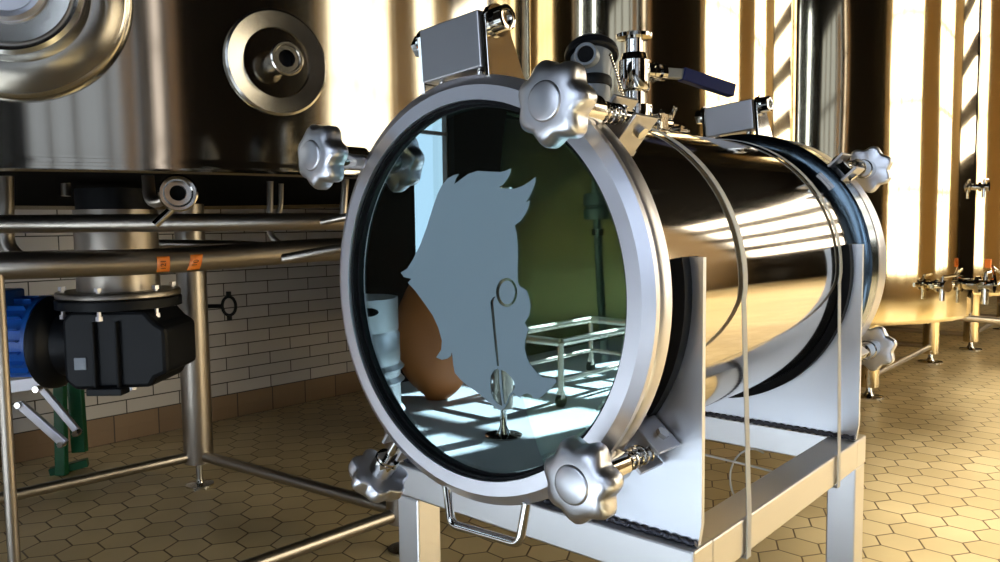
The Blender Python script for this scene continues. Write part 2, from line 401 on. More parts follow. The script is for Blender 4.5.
me = bpy.data.meshes.new_from_object(tmp.evaluated_get(bpy.context.evaluated_depsgraph_get()))
bpy.data.objects.remove(tmp)
me.transform(Matrix.Translation((0,.0120,0)) @ Matrix.Rotation(pi/2,4,'X'))
me.materials.clear(); me.materials.append(M['frost'])
em = bpy.data.objects.new('etched_emblem', me); col.objects.link(em); em.parent = gl
tag(em, 'pale blue etched profile of a head with swept hair and a monocle')

# level rod inside
rod = tu('level_rod', [(.1270,.05,.122),(.1290,.05,.085),(.1340,.05,-.001),(.1420,.05,-.105)], .0040, 'rod', V)
la('float', [(0,0),(0,.011),(.002,.0125),(.010,.0125),(.0115,.010),(.0125,.010),(.014,.0125),(.023,.0125),(.025,.011),(.025,0)], (.1295,.05,.073), (-.04,0,1), 'rod', rod, 32)
la('rod_clamp', [(0,0),(0,.006),(.006,.006),(.006,0)], (.1303,.05,.058), (-.04,0,1), 'mirror', rod, 16)

# ---- star knobs on swing bolts
def star_knob(bm, o, d, Rk=.0375, n=7, phase=0.0):
    """o = centre of the outer face, d = direction towards the vessel."""
    d, a, b = frame_for(d); o = Vector(o); N = 112
    # (depth, radius, lobe amount)
    prof = [(.0000,0,0),(.0000,.0150,0),(.0006,.0164,0),(.0020,.0172,0),(.0022,.0190,.02),(.0028,.0240,.15),(.0042,.0295,.42),(.0070,.0338,.72),(.0105,.0364,.92),(.0140,.0375,1),(.0240,.0375,1),(.0262,.0362,1),(.0270,.033,.9),(.0270,.012,0),(.0270,0,0)]
    rings = []
    for t,r,l in prof:
        if r == 0: rings.append([bm.verts.new(o+d*t)]); continue
        ring = []
        for k in range(N):
            ph = 2*pi*k/N; w = (1+cos(n*ph+phase))/2; w = w**.85
            rr = r*(1-.175*l*(1-w)) * Rk/.0375
            ring.append(bm.verts.new(o+d*t+(a*cos(ph)+b*sin(ph))*rr))
        rings.append(ring)
    for A,B in zip(rings, rings[1:]):
        for k in range(N):
            k2 = (k+1)%N
            if len(A)==1: bm.faces.new((A[0],B[k],B[k2]))
            elif len(B)==1: bm.faces.new((A[k],B[0],A[k2]))
            else: bm.faces.new((A[k],B[k],B[k2],A[k2]))
def clamp(th, r, y_face, sgn, y_lug, engaged=True, phase=0.0, label=None, d=None, face=None):
    e = Vector((sin(th),0,cos(th))); tg = Vector((cos(th),0,-sin(th)))
    if engaged:
        o = e*r + Vector((0,y_face,0)); d = Vector((0,sgn,0))
    else: o = Vector(face); d = Vector(d).normalized()
    bm = NB(); star_knob(bm, o, d, phase=phase); k = obj('clamp_knob', bm, 'knob', V, 50)
    if label: tag(k, label)
    la('knob_sleeve', [(.0260,0),(.0260,.0150),(.046,.0150),(.047,.0138),(.074 if engaged else .050,.0138),(.074 if engaged else .050,0)], o, d, 'mirror', k, 32)
    L = abs(y_lug-y_face) if engaged else .078
    cy('swing_bolt', o+d*.04, o+d*(L+.006), .0055, 'mirror', k, 20)
    if engaged:
        sp = []
        for q in range(0, 81):
            a_ = 2*pi*q/16; t = .076 + (L-.012-.076)*q/80
            sp.append(o + Vector((0,sgn*t,0)) + e*(.009*cos(a_)) + tg*(.009*sin(a_)))
        tu('spring', sp, .0012, 'mirror', k, 6)
    # lug: a U bracket on the body
    c = (e*(r-.004) + Vector((0,y_lug,0)))
    rot = Matrix((( tg.x,0,e.x,0),(tg.y,1,e.y,0),(tg.z,0,e.z,0),(0,0,0,1)))
    bm = NB()
    for s in (-1,1): box(bm, c+tg*(s*.0145)-e*.006, (.004,.040,.044), rot)
    box(bm, c-Vector((0,sgn*.016,0))-e*.012, (.030,.006,.030), rot) if engaged else None
    box(bm, c-e*.026, (.033,.046,.006), rot)
    lug = obj('clamp_lug', bm, 'hinge', V, 0, .0008)
    cy('pin', c+tg*.021+Vector((0,sgn*.004,0)), c-tg*.021+Vector((0,sgn*.004,0)), .0065, 'mirror', lug, 6)
clamp(R(41.7), .228, -.060, 1, .072, phase=.3, label='clamp knob at the upper right of the door')
clamp(R(129.8), .231, -.060, 1, .072, phase=1.2, label='clamp knob at the lower right of the door')
clamp(R(-50.0), .231, -.062, 1, .072, phase=.6, label='clamp knob at the left of the door')
_ll = Vector((sin(R(215.3)),0,cos(R(215.3))))
clamp(R(215.3), .228, 0, 1, .030, engaged=False, phase=.2, label='loose swung out clamp knob at the lower left of the door', d=(-_ll)+Vector((0,.05,0)), face=_ll*.300+Vector((0,.012,0)))
clamp(R(48), .226, .775, -1, .655, phase=.5, label='clamp knob at the upper right of the rear door')
clamp(R(127), .226, .775, -1, .655, phase=.9, label='clamp knob at the lower right of the rear door')

# ---- door hinge blocks on top
def hinge(yc, th, rr, wide=.088, high=.052, depth=.030, s=1):
    e = Vector((sin(th),0,cos(th))); tg = Vector((cos(th),0,-sin(th)))
    rot = Matrix((( tg.x,0,e.x,0),(tg.y,1,e.y,0),(tg.z,0,e.z,0),(0,0,0,1)))
    c = e*(rr+high/2+.004)+Vector((0,yc,0))
    bm = NB(); box(bm, c, (wide,depth,high), rot)
    h = obj('hinge_block', bm, 'hinge', V, 0, .0015)
    for k in (-1,1):
        bm = NB()
        out = [(-.012*s,-high/2-.010),(.052*s,-high/2-.028),(.020*s,high/2-.006),(.014*s,high/2+.003),(-.006*s,high/2+.003),(-.012*s,high/2-.006)]
        prism(bm, out, lambda u,v,w: c+tg*(k*(wide/2+.0015)+k*w)+Vector((0,u,0))+e*v, .0055)
        obj('hinge_lug', bm, 'mirror', h, 0, .0006)
    top = c+e*(high/2-.010)+Vector((0,.004*s,0))
    for k in (-1,1):
        b0 = top+tg*(k*(wide/2+.007))
        la('hinge_nut', [(0,0),(0,.0155),(.002,.0165),(.003,.0165)]+[(.003,.0125),(.015,.0125),(.016,.0105)]+[(.016,.0075),(.012,.0070),(.012,0)], b0, tg*k, 'mirror', h, 6 if k<0 else 24)
        la('hinge_washer', [(0,0),(0,.0165),(.003,.0165),(.003,0)], b0, tg*k, 'mirror', h, 32)
    # strut to the door ring
    for k in (-1,1): cy('hinge_stud', c+tg*(k*.028)-e*(high/2), e*(rr-.010)+tg*(k*.024)+Vector((0,yc,0)), .0045, 'mirror', h, 12)
hinge(.0155, R(-4.0), .219, wide=.085, high=.056)
hinge(.662, R(-4.5), .213, wide=.083, high=.049, s=1)

# ---- top fittings
def vp(x, y, z): return Vector((x,y,z))
# temperature transmitter
tb = Vector((.018,.205,.188)); up_ = Vector((0,0,1)); ax = Vector((-.26,.30,.92)).normalized()
tr = la('temperature_sensor', [(0,0),(0,.0195),(.004,.0205),(.030,.0205),(.032,.0185),(.036,.018),(.036,0)], tb+up_*.014, up_, 'grey_paint', V, 48)
tag(tr, 'grey sensor head with black cap and bead chain')
la('sensor_neck', [(0,0),(0,.019),(.008,.019),(.008,.013),(.016,.013),(.016,0)], tb, up_, 'black_metal', tr, 32)
hb = tb+up_*.047
la('sensor_band', [(-.006,0),(-.006,.0215),(-.004,.0225),(.004,.0225),(.006,.0215),(.006,0)], hb, (up_+ax).normalized(), 'black_metal', tr, 48)
la('sensor_head', [(0,0),(0,.0200),(.012,.0215),(.030,.0248),(.040,.0258),(.040,0)], hb, ax, 'grey_paint', tr, 48)
la('sensor_cap', [(0,.025),(0,.0305),(.002,.0325),(.007,.0325),(.009,.0312),(.011,.0312),(.017,.026),(.019,.018),(.019,0)], hb+ax*.036, ax, 'black_metal', tr, 64)
ga = Vector((.42,-1,.10)).normalized(); gc = hb+ax*.030
la('cable_gland', [(0,0),(0,.0140),(.034,.0140),(.036,.0130),(.036,.0100),(.020,.0100),(.020,0)], gc, ga, 'grey_paint', tr, 32)
la('gland_opening', [(0,0),(0,.0098),(.012,.0098),(.012,0)], gc+ga*.0225, ga, 'rubber', tr, 24)
bm = NB()
for k in range(26):
    t = k/25; p = gc+Vector((.034,-.012,.002))+Vector((.018*t, .012*t+.004*sin(t*pi), -.082*t+.0))
    bmesh.ops.create_icosphere(bm, subdivisions=1, radius=.0021, matrix=Matrix.Translation(p))
obj('bead_chain', bm, 'mirror', tr)
# ball valve
vb = Vector((.000,.325,.190))
va = la('ball_valve', [(.0,0),(0,.020),(.005,.020),(.006,.012),(.020,.012),(.020,.023),(.026,.024),(.034,.024),(.036,.014),(.052,.014),(.053,.019),(.056,.021),(.092,.021),(.094,.018),(.102,.016),(.103,.0115),(.121,.0115),(.122,.023),(.1265,.024),(.1265,.010),(.110,.010),(.110,0)], vb, (0,0,1), 'mirror', V, 40)
tag(va, 'polished upright ball valve with a blue sleeved lever')
hd = Vector((.45,.88,.0)).normalized(); sd = Vector((hd.y,-hd.x,0)); hc = vb+Vector((0,0,.080))
la('valve_stem', [(.012,0),(.012,.011),(.026,.011),(.027,.013),(.032,.013),(.033,.007),(.040,.007),(.040,.0105),(.047,.0105),(.047,.005),(.052,.005),(.052,0)], hc, hd, 'mirror', va, 24)
def lever(p0, p1, w, t, name, mat):
    d = (p1-p0); L = d.length; d.normalize(); n = sd.cross(d).normalized()
    m = Matrix(((d.x,sd.x,n.x,0),(d.y,sd.y,n.y,0),(d.z,sd.z,n.z,0),(0,0,0,1)))
    bm = NB(); box(bm, (p0+p1)/2, (L,w,t), m); return obj(name, bm, mat, va, 0, .0012)
l0 = hc+hd*.048; l1 = l0+hd*.026; l2 = l1+hd*.084+Vector((0,0,-.018))
lever(l0, l1+hd*.004, .010, .0135, 'lever_bar', 'grey_sleeve')
lever(l1, l2, .014, .0175, 'lever_sleeve', 'blue_sleeve')
# side clamp with wing nut at the valve foot
wc = vb+Vector((.012,.030,.016))
bm = NB(); cyl(bm, wc, wc+Vector((.006,.034,0)), .0055); box(bm, wc+Vector((.003,.012,.0)), (.016,.016,.020))
wg = obj('wing_clamp', bm, 'mirror', V)
prw = [(0,-.006),(.006,.004),(.014,.020),(.010,.024),(.003,.014),(-.003,.014),(-.010,.022),(-.014,.018),(-.006,.004)]
bm = NB(); prism(bm, prw, lambda u,v,w: wc+Vector((u,.036+w,v)), .005); obj('wing_nut', bm, 'mirror', wg, 0, .001)
# a low fitting between valve and rear hinge
bm = NB(); tube(bm, [(.0,.40,.193),(.0,.40,.174)], .010); tube(bm, [(0,.385,.2015),(0,.46,.2035)], .0052); tube(bm, [(0,.46,.2035),(0,.475,.204)], .0025)
box(bm, (0,.43,.203), (.010,.014,.013)); cyl(bm, (-.014,.43,.203), (.014,.43,.203), .004)
obj('vent_fitting', bm, 'mirror', V)
# drain under the barrel
bm = NB(); lathe(bm, [(0,0),(0,.018),(.004,.018),(.006,.011),(.030,.011),(.030,0)], (0,.32,-.224), (0,0,1), 32); cyl(bm, (0,.30,-.190),(0,.36,-.190), .006)
obj('drain_fitting', bm, 'mirror', V)
# lifting handle at the foot of the door
hp = [(-.0397,.008,-.214),(-.0320,.006,-.2545),(.067,.004,-.2490),(.0755,.006,-.205)]
tu('door_handle', fillet(hp,.010), .0048, 'mirror', V)

# ---------------------------------------------------------------- the stand
XS0, XS1, YS0, YS1, ZT, T = -.2104, .2174, .0803, .6063, .6415, .041
G = empty('steel_stand', (0,.34,0), 'satin square tube steel stand with two curved saddle plates under the glass door vessel', 'stand')
def stb(name, c, s, mat='tube', bev=.0025):
    bm = NB(); box(bm, Vector(c)-Vector((0,.34,0)), s); return obj(name, bm, mat, G, 0, bev)
xm, ym = (XS0+XS1)/2, (YS0+YS1)/2
stb('front_rail', (xm,YS0+T/2,ZT-T/2), (XS1-XS0,T,T))
stb('rear_rail', (xm,YS1-T/2,ZT-T/2), (XS1-XS0,T,T))
for x in (XS0+T/2, XS1-T/2): stb('side_rail', (x,ym,ZT-T/2-.0004), (T,YS1-YS0-2*T+.002,T-.0004))
for x in (XS0+T/2+.0005, XS1-T/2-.0005):
    for y in (YS0+T/2+.0005, YS1-T/2-.0005):
        l = stb('leg', (x,y,(ZT-T+.012)/2), (T-.001,T-.001,ZT-T-.012))
        bm = NB(); lathe(bm, [(0,0),(0,.030),(.006,.030),(.010,.012),(.020,.010),(.020,0)], (x,y-.34,0), (0,0,1), 24); obj('leg_foot', bm, 'mirror', l)
def saddle(y, edge):
    Rc = .2035; top = .0367; n = 60
    pts = [(XS1,ZT-ZA-.0),(XS1,top)]
    a1 = math.acos(top/Rc)      # angle from vertical
    pts += [(Rc*sin(a), Rc*cos(a)) for a in [a1+(2*pi-2*a1)*k/n for k in range(n+1)]]
    pts += [(XS0,top),(XS0,ZT-ZA)]
    t = .006
    bm = NB()
    # strip of quads between arc and the outer rectangle keeps the cut-out clean
    arc = pts[2:-2]
    def outer(p):
        x, z = p
        if z > -.15 and x > 0: return (XS1, min(z,top))
        if z > -.15 and x < 0: return (XS0, min(z,top))
        a = math.atan2(x, -z)       # from straight down
        am = math.atan2(math.sqrt(Rc**2-.15**2), .15)
        f = a/am; X = xm + (XS1-XS0)/2*max(-1,min(1,f))
        zz = ZT-ZA if abs(f) < .72 else (ZT-ZA) + (-.15-(ZT-ZA))*(abs(f)-.72)/.28
        X = xm + (XS1-XS0)/2*(1 if f>0 else -1)*min(1,abs(f)/.72)
        return (X, zz)
    rows = []
    for p in arc:
        q = outer(p)
        rows.append([bm.verts.new((a_,y-.34+w,b_+ZA)) for (a_,b_) in (p,q) for w in (-t/2,t/2)])
    for A,B in zip(rows, rows[1:]):
        bm.faces.new((A[0],A[2],B[2],B[0])); bm.faces.new((A[1],B[1],B[3],A[3]))
        bm.faces.new((A[0],B[0],B[1],A[1])); bm.faces.new((A[2],A[3],B[3],B[2]))
    for A in (rows[0],rows[-1]): bm.faces.new((A[0],A[1],A[3],A[2]))
    s = obj('saddle_plate', bm, 'plate', G, 20)
    # rubber edging along the cut-out
    bm = NB(); sec = [(-.0175,.1947),(.014,.1947),(.014,.2065),(-.0175,.2065)]
    R_ = []
    for k in range(n+1):
        a = a1+(2*pi-2*a1)*k/n
        R_.append([bm.verts.new((r*sin(a), y-.34+w, r*cos(a)+ZA)) for w,r in sec])
    for A,B in zip(R_,R_[1:]):
        for q in range(4): bm.faces.new((A[q],A[(q+1)%4],B[(q+1)%4],B[q]))
    bm.faces.new(R_[0]); bm.faces.new(R_[-1][::-1])
    tag(obj('rubber_edging', bm, 'rubber', s, 60), 'black rubber edging')
    # weld bead at the plate's foot
    bm = NB(); pts = []
    for k in range(121): pts.append((XS0+.004+(XS1-XS0-.008)*k/120, y-.34-t/2-.002, ZT+.0020+.0012*sin(k*1.9)))
    tube(bm, pts, .0035, 8); obj('weld_bead', bm, 'weld', s)
saddle(YS0+.018, 0); saddle(YS1-.034, 0)

# ---- packing straps
def strap(y, label, dy):
    r = .1962; w = .0105; t = .0010
    path = [(XS0+.010,ZT-T-.003),(XS0-.002,ZT-T-.003),(XS0-.002,ZT)]+[(r*sin(a), ZA+r*cos(a)) for a in [-pi/2-.08+(pi+.16)*k/48 for k in range(49)]]+[(XS1+.002,ZT),(XS1+.002,ZT-T-.003),(XS1-.010,ZT-T-.003)]
    bm = NB(); rows = []
    for i,(x,z) in enumerate(path):
        if i > 51: yo = dy
        elif x > .15 and z < ZA: yo = dy*min(1,max(0,(ZA-z)/(ZA-ZT)))
        else: yo = 0
        a = Vector(path[max(i-1,0)]); b = Vector(path[min(i+1,len(path)-1)]); d = (b-a).normalized(); n = Vector((d.y,-d.x))*-1
        rows.append([bm.verts.new((x+n.x*s, yy+yo, z+n.y*s)) for s,yy in ((0,y-w/2),(0,y+w/2),(t,y+w/2),(t,y-w/2))])
    for A,B in zip(rows,rows[1:]):
        for q in range(4): bm.faces.new((A[q],A[(q+1)%4],B[(q+1)%4],B[q]))
    bm.faces.new(rows[0]); bm.faces.new(rows[-1][::-1])
    return tag(obj('packing_strap', bm, 'strap', None, 40), label, 'strap', 'packing straps around the vessel')
strap(.2348, 'white plastic packing strap around the middle of the steel vessel, nearer the glass door', -.037)
strap(.5465, 'white plastic packing strap near the rear end of the steel vessel', -.066)
# loose strap tail lying across the frame
bm = NB()
def DD(x, y, dep): return CC + (CF + CR*((x-500)/FPX) + CU*((281-y)/FPX))*dep
tube(bm, [DD(690,451,1.03), DD(735,462,1.01), DD(772,471,.985)], .0016, 6)
tube(bm, [DD(752,478,1.0)+Vector((.030*cos(a), .010*sin(a), .036*sin(a))) for a in [k*pi/16 for k in range(6,26)]], .0014, 6)
tag(obj('strap_offcut', bm, 'strap'), 'loose thin white strap offcut hanging inside the stand frame under the vessel', 'strap')

# ---------------------------------------------------------------- the big mash tank on the left
T1 = Vector((-1.78,.39,0)); R1 = 1.2; ZB1 = 1.042
tk = empty('mash_tank', (T1.x,T1.y,0), 'wide dark polished steel tank with a large manway, standing on legs over the gearbox', 'tank')
def loc(o, *p): return Vector(p)-o
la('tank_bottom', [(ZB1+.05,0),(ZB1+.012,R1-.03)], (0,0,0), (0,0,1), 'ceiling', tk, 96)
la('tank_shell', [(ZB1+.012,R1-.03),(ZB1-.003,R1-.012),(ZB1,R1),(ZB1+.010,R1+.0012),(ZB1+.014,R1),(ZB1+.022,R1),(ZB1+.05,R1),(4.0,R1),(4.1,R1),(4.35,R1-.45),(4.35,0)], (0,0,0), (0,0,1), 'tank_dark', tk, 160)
for (x,y) in ((-2.15,.771),(-1.13,.885),(-2.24,-.50),(-1.18,-.50)):
    l = cy('leg', (x-T1.x,y-T1.y,.09), (x-T1.x,y-T1.y,ZB1+.0), .052, 'pipe', tk, 40)
    la('leg_foot', [(0,0),(0,.050),(.006,.050),(.012,.016),(.030,.012),(.095,.012),(.095,0)], (x-T1.x,y-T1.y,0), (0,0,1), 'mirror', l, 32)
def brace(a, b, z=.115, r=.019):
    tu('brace', [(a[0]-T1.x,a[1]-T1.y,z),(b[0]-T1.x,b[1]-T1.y,z)], r, 'pipe', tk)
LA, LC, LB, LD = (-2.15,.771),(-1.13,.885),(-2.24,-.50),(-1.18,-.50)
brace(LA,LB); brace(LA,LC); brace(LC,LD); brace(LB,LD)
def on_shell(az, z, c=T1, r=R1): return Vector((c.x+r*cos(az), c.y+r*sin(az), z))
def radial(az): return Vector((cos(az), sin(az), 0))
# manway
def shell_az(x, y):
    d = CF + CR*((x-500)/FPX) + CU*((281-y)/FPX); o = CC-T1; A = d.x**2+d.y**2; B = 2*(o.x*d.x+o.y*d.y); Cc = o.x**2+o.y**2-R1*R1
    t = (-B-math.sqrt(B*B-4*A*Cc))/2/A; p = CC+d*t; return math.atan2(p.y-T1.y, p.x-T1.x), p.z
az, mz = shell_az(12,-9)
mp = on_shell(az, mz)-T1; mn = radial(az)
mw = la('manway', [(round(t*.8,4),round(r*.83,4)) for t,r in [(-.09,.190),(.012,.190),(.022,.186),(.026,.180),(.020,.174),(.010,.138),(.012,.124),(.05,.120),(.062,.123),(.072,.123),(.076,.116),(.072,.108),(.060,.100),(.056,.07),(.056,0)]], mp, mn, 'manway', tk, 128)
la('manway_port', [(round(t*.8,4),round(r*.83,4)) for t,r in [(.055,.066),(.064,.066),(.070,.060),(.068,.052),(.060,.048),(.060,0)]], mp, mn, 'ring', mw, 64)
# side nozzle in a dished pad
az, nzz = shell_az(277,63); npnt = on_shell(az, nzz)-T1; nn = radial(az)
nz = la('side_nozzle', [(-.01,.086),(.004,.088),(.007,.084),(.003,.058),(-.002,.0575),(-.014,.050),(-.014,.020),(.026,.018),(.036,.018),(.038,.027),(.044,.028),(.046,.026),(.046,.022),(.043,.021),(.043,.014),(.010,.0135),(.010,0)], npnt, nn, 'manway', tk, 64)
la('nozzle_bore', [(0,0),(0,.0133),(.002,.0133),(.002,0)], npnt+nn*.026, nn, 'rubber', nz, 32)
# central drive column, flange and gearbox
cx_, cy_ = -1.79, .372
gd = empty('agitator_drive', (cx_,cy_,0), 'black gearbox and blue motor hanging from a steel column beneath the dark tank', 'gearbox')
la('drive_column', [(.775,.112),(1.010,.112),(1.010,.0)], (0,0,0), (0,0,1), 'pipe', gd, 64)
la('column_neck', [(1.005,.105),(1.070,.105)], (0,0,0), (0,0,1), 'black_metal', gd, 48)
fl = la('column_flange', [(.757,0),(.757,.165),(.760,.168),(.772,.168),(.776,.165),(.776,0)], (0,0,0), (0,0,1), 'pipe', gd, 64)
la('gearbox_flange', [(.725,0),(.725,.150),(.728,.170),(.752,.170),(.756,.166),(.756,0)], (0,0,0), (0,0,1), 'black_metal', gd, 64)
for k in range(6):
    a = k*pi/3+.3; p = Vector((.148*cos(a), .148*sin(a), .700))
    la('flange_bolt', [(0,0),(0,.010),(.012,.010),(.012,.006),(.082,.006),(.082,.011),(.092,.011),(.092,0)], p, (0,0,1), 'ring', gd, 6)
rt = Vector((.745,.667,0)); fw = Vector((-.667,.745,0))        # the gearbox lies along this line
rotg = Matrix(((rt.x,fw.x,0,0),(rt.y,fw.y,0,0),(0,0,1,0),(0,0,0,1)))
bm = NB()
prof = [(-.115,.525),(-.085,.498),(.13,.505),(.145,.530),(.178,.545),(.178,.672),(.15,.690),(.12,.725),(-.09,.725),(-.115,.700)]
prism(bm, prof, lambda u,v,w: rt*u+fw*(w-.11)+Vector((0,0,v)), .22)
gb = obj('gear_housing', bm, 'black_metal', gd, 0, .012)
bm = NB()
for u in (-.02,.045): box(bm, rt*u-fw*.118+Vector((0,0,.60)), (.008,.018,.19), rotg)
box(bm, rt*.012-fw*.116+Vector((0,0,.498)), (.10,.05,.02), rotg)
obj('housing_rib', bm, 'black_metal', gb, 0, .003)
tag(bx('rating_plate', rt*-.065-fw*.112+Vector((0,0,.575)), (.035,.003,.035), 'grey_paint', gb, .002, rotg), 'small grey rating plate')
for u in (-.03,.03): la('drain_plug', [(0,0),(0,.012),(.014,.012),(.014,0)], rt*(u+.02)-fw*.05+Vector((0,0,.487)), (0,0,1), 'ring', gb, 6)
la('motor_adapter', [(.08,0),(.08,.090),(.16,.100),(.175,.125),(.185,.135),(.205,.137),(.212,.130),(.212,0)], Vector((0,0,.622)), -rt, 'black_metal', gd, 48)
mo = la('motor', [(.212,0),(.212,.120),(.225,.122),(.23,.105),(.50,.105),(.51,.112),(.53,.108),(.54,0)], Vector((0,0,.640)), -rt, 'blue_paint', gd, 48)
bm = NB()
for k in range(20):
    a = k*2*pi/20; e_ = fw*cos(a)+Vector((0,0,1))*sin(a); m3 = Matrix(((rt.x,e_.x,rt.cross(e_).x,0),(rt.y,e_.y,rt.cross(e_).y,0),(rt.z,e_.z,rt.cross(e_).z,0),(0,0,0,1)))
    box(bm, Vector((0,0,.640))-rt*.365+e_*.11, (.25,.022,.004), m3)
obj('cooling_fin', bm, 'blue_paint', mo, 0); tag(bpy.data.objects['cooling_fin'], kind='stuff')
bx('terminal_box', Vector((0,0,.755))-rt*.35-fw*.03, (.12,.10,.055), 'blue_paint', mo, .006, rotg)

# ---- pipes under the tank, each its own run
def D(x, y, dep): return CC + (CF + CR*((x-500)/FPX) + CU*((281-y)/FPX))*dep
def pipe(pts, r, label, name='steel_pipe', group=None, mat='pipe', rad=.06, seg=24):
    bm = NB(); tube(bm, fillet(pts, rad), r, seg); return tag(obj(name, bm, mat), label, 'pipe', group)
up = pipe([(-1.62,-.22,1.055),(-1.60,-.20,.968),(-1.394,-.009,.967),(-1.05,.44,.966),(-.97,.64,.966),(-.97,.86,.972),(-.97,.90,1.058)], .0205, 'upper steel pipe running level beneath the dark tank, above the stickered pipe', rad=.10)
lp = pipe([(-1.86,-.58,1.055),(-1.84,-.56,.880),(-1.60,-.36,.880),(-1.295,-.064,.879),(-1.232,.262,.876),(-1.15,.600,.893),(-1.02,.93,.895),(-1.01,.95,1.058)], .0300, 'thick lower steel pipe with two orange stickers beneath the dark tank', rad=.12)
pipe([D(110,243,2.62),D(250,245,2.55),D(330,254,2.6),D(400,258,2.9)], .0150, 'slim steel pipe running between the upper and the lower pipe', rad=.08)
pipe([D(5,150,1.72),D(6,246,1.72),D(22,262,1.72),D(40,262,1.74)], .0170, 'vertical steel pipe with an elbow at the far left, joining the stickered pipe', rad=.05)
pipe([D(270,172,2.0),D(270,236,2.0),D(282,246,2.0)], .0085, 'thin vertical steel pipe with a bent end beneath the right part of the dark tank', rad=.02)
pipe([D(281,170,2.15),D(281,204,2.15),D(278,216,2.15)], .0075, 'short thin pipe just behind the thin bent vertical pipe', rad=.02)
pipe([D(66,168,2.2),D(66,196,2.2)], .013, 'short vertical steel pipe left of the drive column top')
pipe([D(283,259,1.62),D(330,250,1.62),D(380,243,1.66)], .0105, 'slim pipe running from the stickered pipe behind the left edge of the glass door', mat='pipe')
pipe([D(322,222,1.72),D(345,217,1.70),D(380,212,1.70)], .0085, 'thin pipe leaving the upper pipe behind the left edge of the glass door', mat='pipe')
pipe([(-1.300,-.068,.86),(-1.300,-.068,.45),(-1.300,-.068,.0)], .0120, 'thin steel down pipe at the very left edge, reaching the floor')
pipe([D(346,170,1.75),D(343,215,1.75)], .0085, 'thin vertical pipe behind the left edge of the glass door')
# stickers
for (x,y,dx,sl,txt,lab) in ((161,269,6,0,'121','left orange sticker with small black figures on the thick lower pipe'),(193,270,6,.45,'10','slanted right orange sticker with small black figures on the thick lower pipe')):
    c = D(x,y,1.0)
    # find the pipe's axis point nearest this ray
    best = None
    P = fillet([(-1.60,-.36,.880),(-1.295,-.064,.879),(-1.232,.262,.876),(-1.15,.600,.893),(-1.00,.95,.895)], .12, 24)
    ray = (c-CC).normalized()
    for i in range(len(P)-1):
        for k in range(20):
            q = P[i].lerp(P[i+1], k/20); h = q-CC; dd = (h-ray*h.dot(ray)).length
            if best is None or dd < best[0]: best = (dd, q, (P[i+1]-P[i]).normalized())
    _, q, tg = best
    n0 = (CC-q); n0 -= tg*n0.dot(tg); n0.normalize(); bn = tg.cross(n0).normalized()
    if bn.z < 0: bn = -bn
    bm = NB(); rows = []; W = .014; rr_ = .0306
    for k in range(9):
        a = R(-38)+R(76)*k/8 - R(18)
        sh = sl*W*1.4*(k/8-.5)
        rows.append([bm.verts.new(q+tg*(s*W+sh)*1+(n0*cos(a)+bn*sin(a))*rr_) for s in (-1,1)])
    for A,B in zip(rows,rows[1:]): bm.faces.new((A[0],A[1],B[1],B[0]))
    s = tag(obj('sticker', bm, 'orange'), lab, 'sticker', 'orange stickers on the pipe')
    so = s.modifiers.new('thick','SOLIDIFY'); so.thickness = .0003
    tc = bpy.data.curves.new('t','FONT'); tc.body = txt; tc.size = .017; tc.align_x = 'CENTER'; tc.align_y = 'CENTER'
    to = bpy.data.objects.new('tt', tc); col.objects.link(to); bpy.context.view_layer.update()
    tm = bpy.data.meshes.new_from_object(to.evaluated_get(bpy.context.evaluated_depsgraph_get())); bpy.data.objects.remove(to)
    a = R(-18); nr = n0*cos(a)+bn*sin(a); upv = -n0*sin(a)+bn*cos(a)
    # letters read bottom to top, bent round the pipe
    rt_ = -tg if tg.dot(CR) < 0 else tg
    for v in tm.vertices:
        along = v.co.x; across = -v.co.y; aa = a + along/rr_
        v.co = q + rt_*(across+sl*along*.9) + (n0*cos(aa)+bn*sin(aa))*(rr_+.0006)
    tm.materials.append(M['ink']); t_o = bpy.data.objects.new('sticker_text', tm); col.objects.link(t_o); t_o.parent = s
# drain ferrule with elbow
f0 = D(178,193,1.62); fd = (CC-f0).normalized(); fd = (fd+Vector((.12,0,.0))).normalized()
fe = la('drain_ferrule', [(-.03,.016),(-.012,.017),(-.008,.036),(-.002,.0395),(.003,.0395),(.006,.036),(.006,.030),(.002,.026),(.002,.0165),(-.028,.016)], f0, fd, 'mirror', None, 48)
tag(fe, 'round polished pipe ferrule with dark bore beneath the edge of the dark tank', 'pipe fitting')
la('ferrule_bore', [(0,0),(0,.0158),(.002,.0158),(.002,0)], f0-fd*.020, fd, 'rubber', fe, 32)
tu('ferrule_elbow', fillet([f0-fd*.028, f0-fd*.07, D(150,205,1.70), D(147,165,1.72)],.03), .0135, 'pipe', fe)
tu('ferrule_branch', [D(176,205,1.63), D(155,225,1.615)], .0085, 'mirror', fe)
# tri clamp stub under lower pipe
la('pipe_stub', [(0,0),(0,.019),(.004,.024),(.008,.024),(.010,.018),(.040,.018),(.040,0)], D(234,265,2.0)+Vector((0,0,-.005)), (0,0,1), 'pipe', None, 32)
tag(bpy.data.objects['pipe_stub'], 'short capped pipe stub hanging below the thick lower pipe, right of the tank leg', 'pipe fitting')
# black ring clamp beside the rear leg
bm = NB(); rc = D(229,306,2.95); u_ = CR.copy(); u_.z = 0; u_.normalize()
tube(bm, [rc+u_*(.026*cos(a))+Vector((0,0,.036*sin(a))) for a in [k*2*pi/24 for k in range(25)]], .006, 8)
tube(bm, [rc+Vector((0,0,.036)), rc+Vector((0,0,.056))], .010, 8); tube(bm, [rc-Vector((0,0,.036)), rc-Vector((0,0,.056))], .010, 8)
tube(bm, [rc-u_*.026, rc-u_*.085], .008, 8)
tag(obj('valve_handwheel', bm, 'black_metal'), 'small black ring handle in front of the white brick wall, right of the tank leg', 'handle')
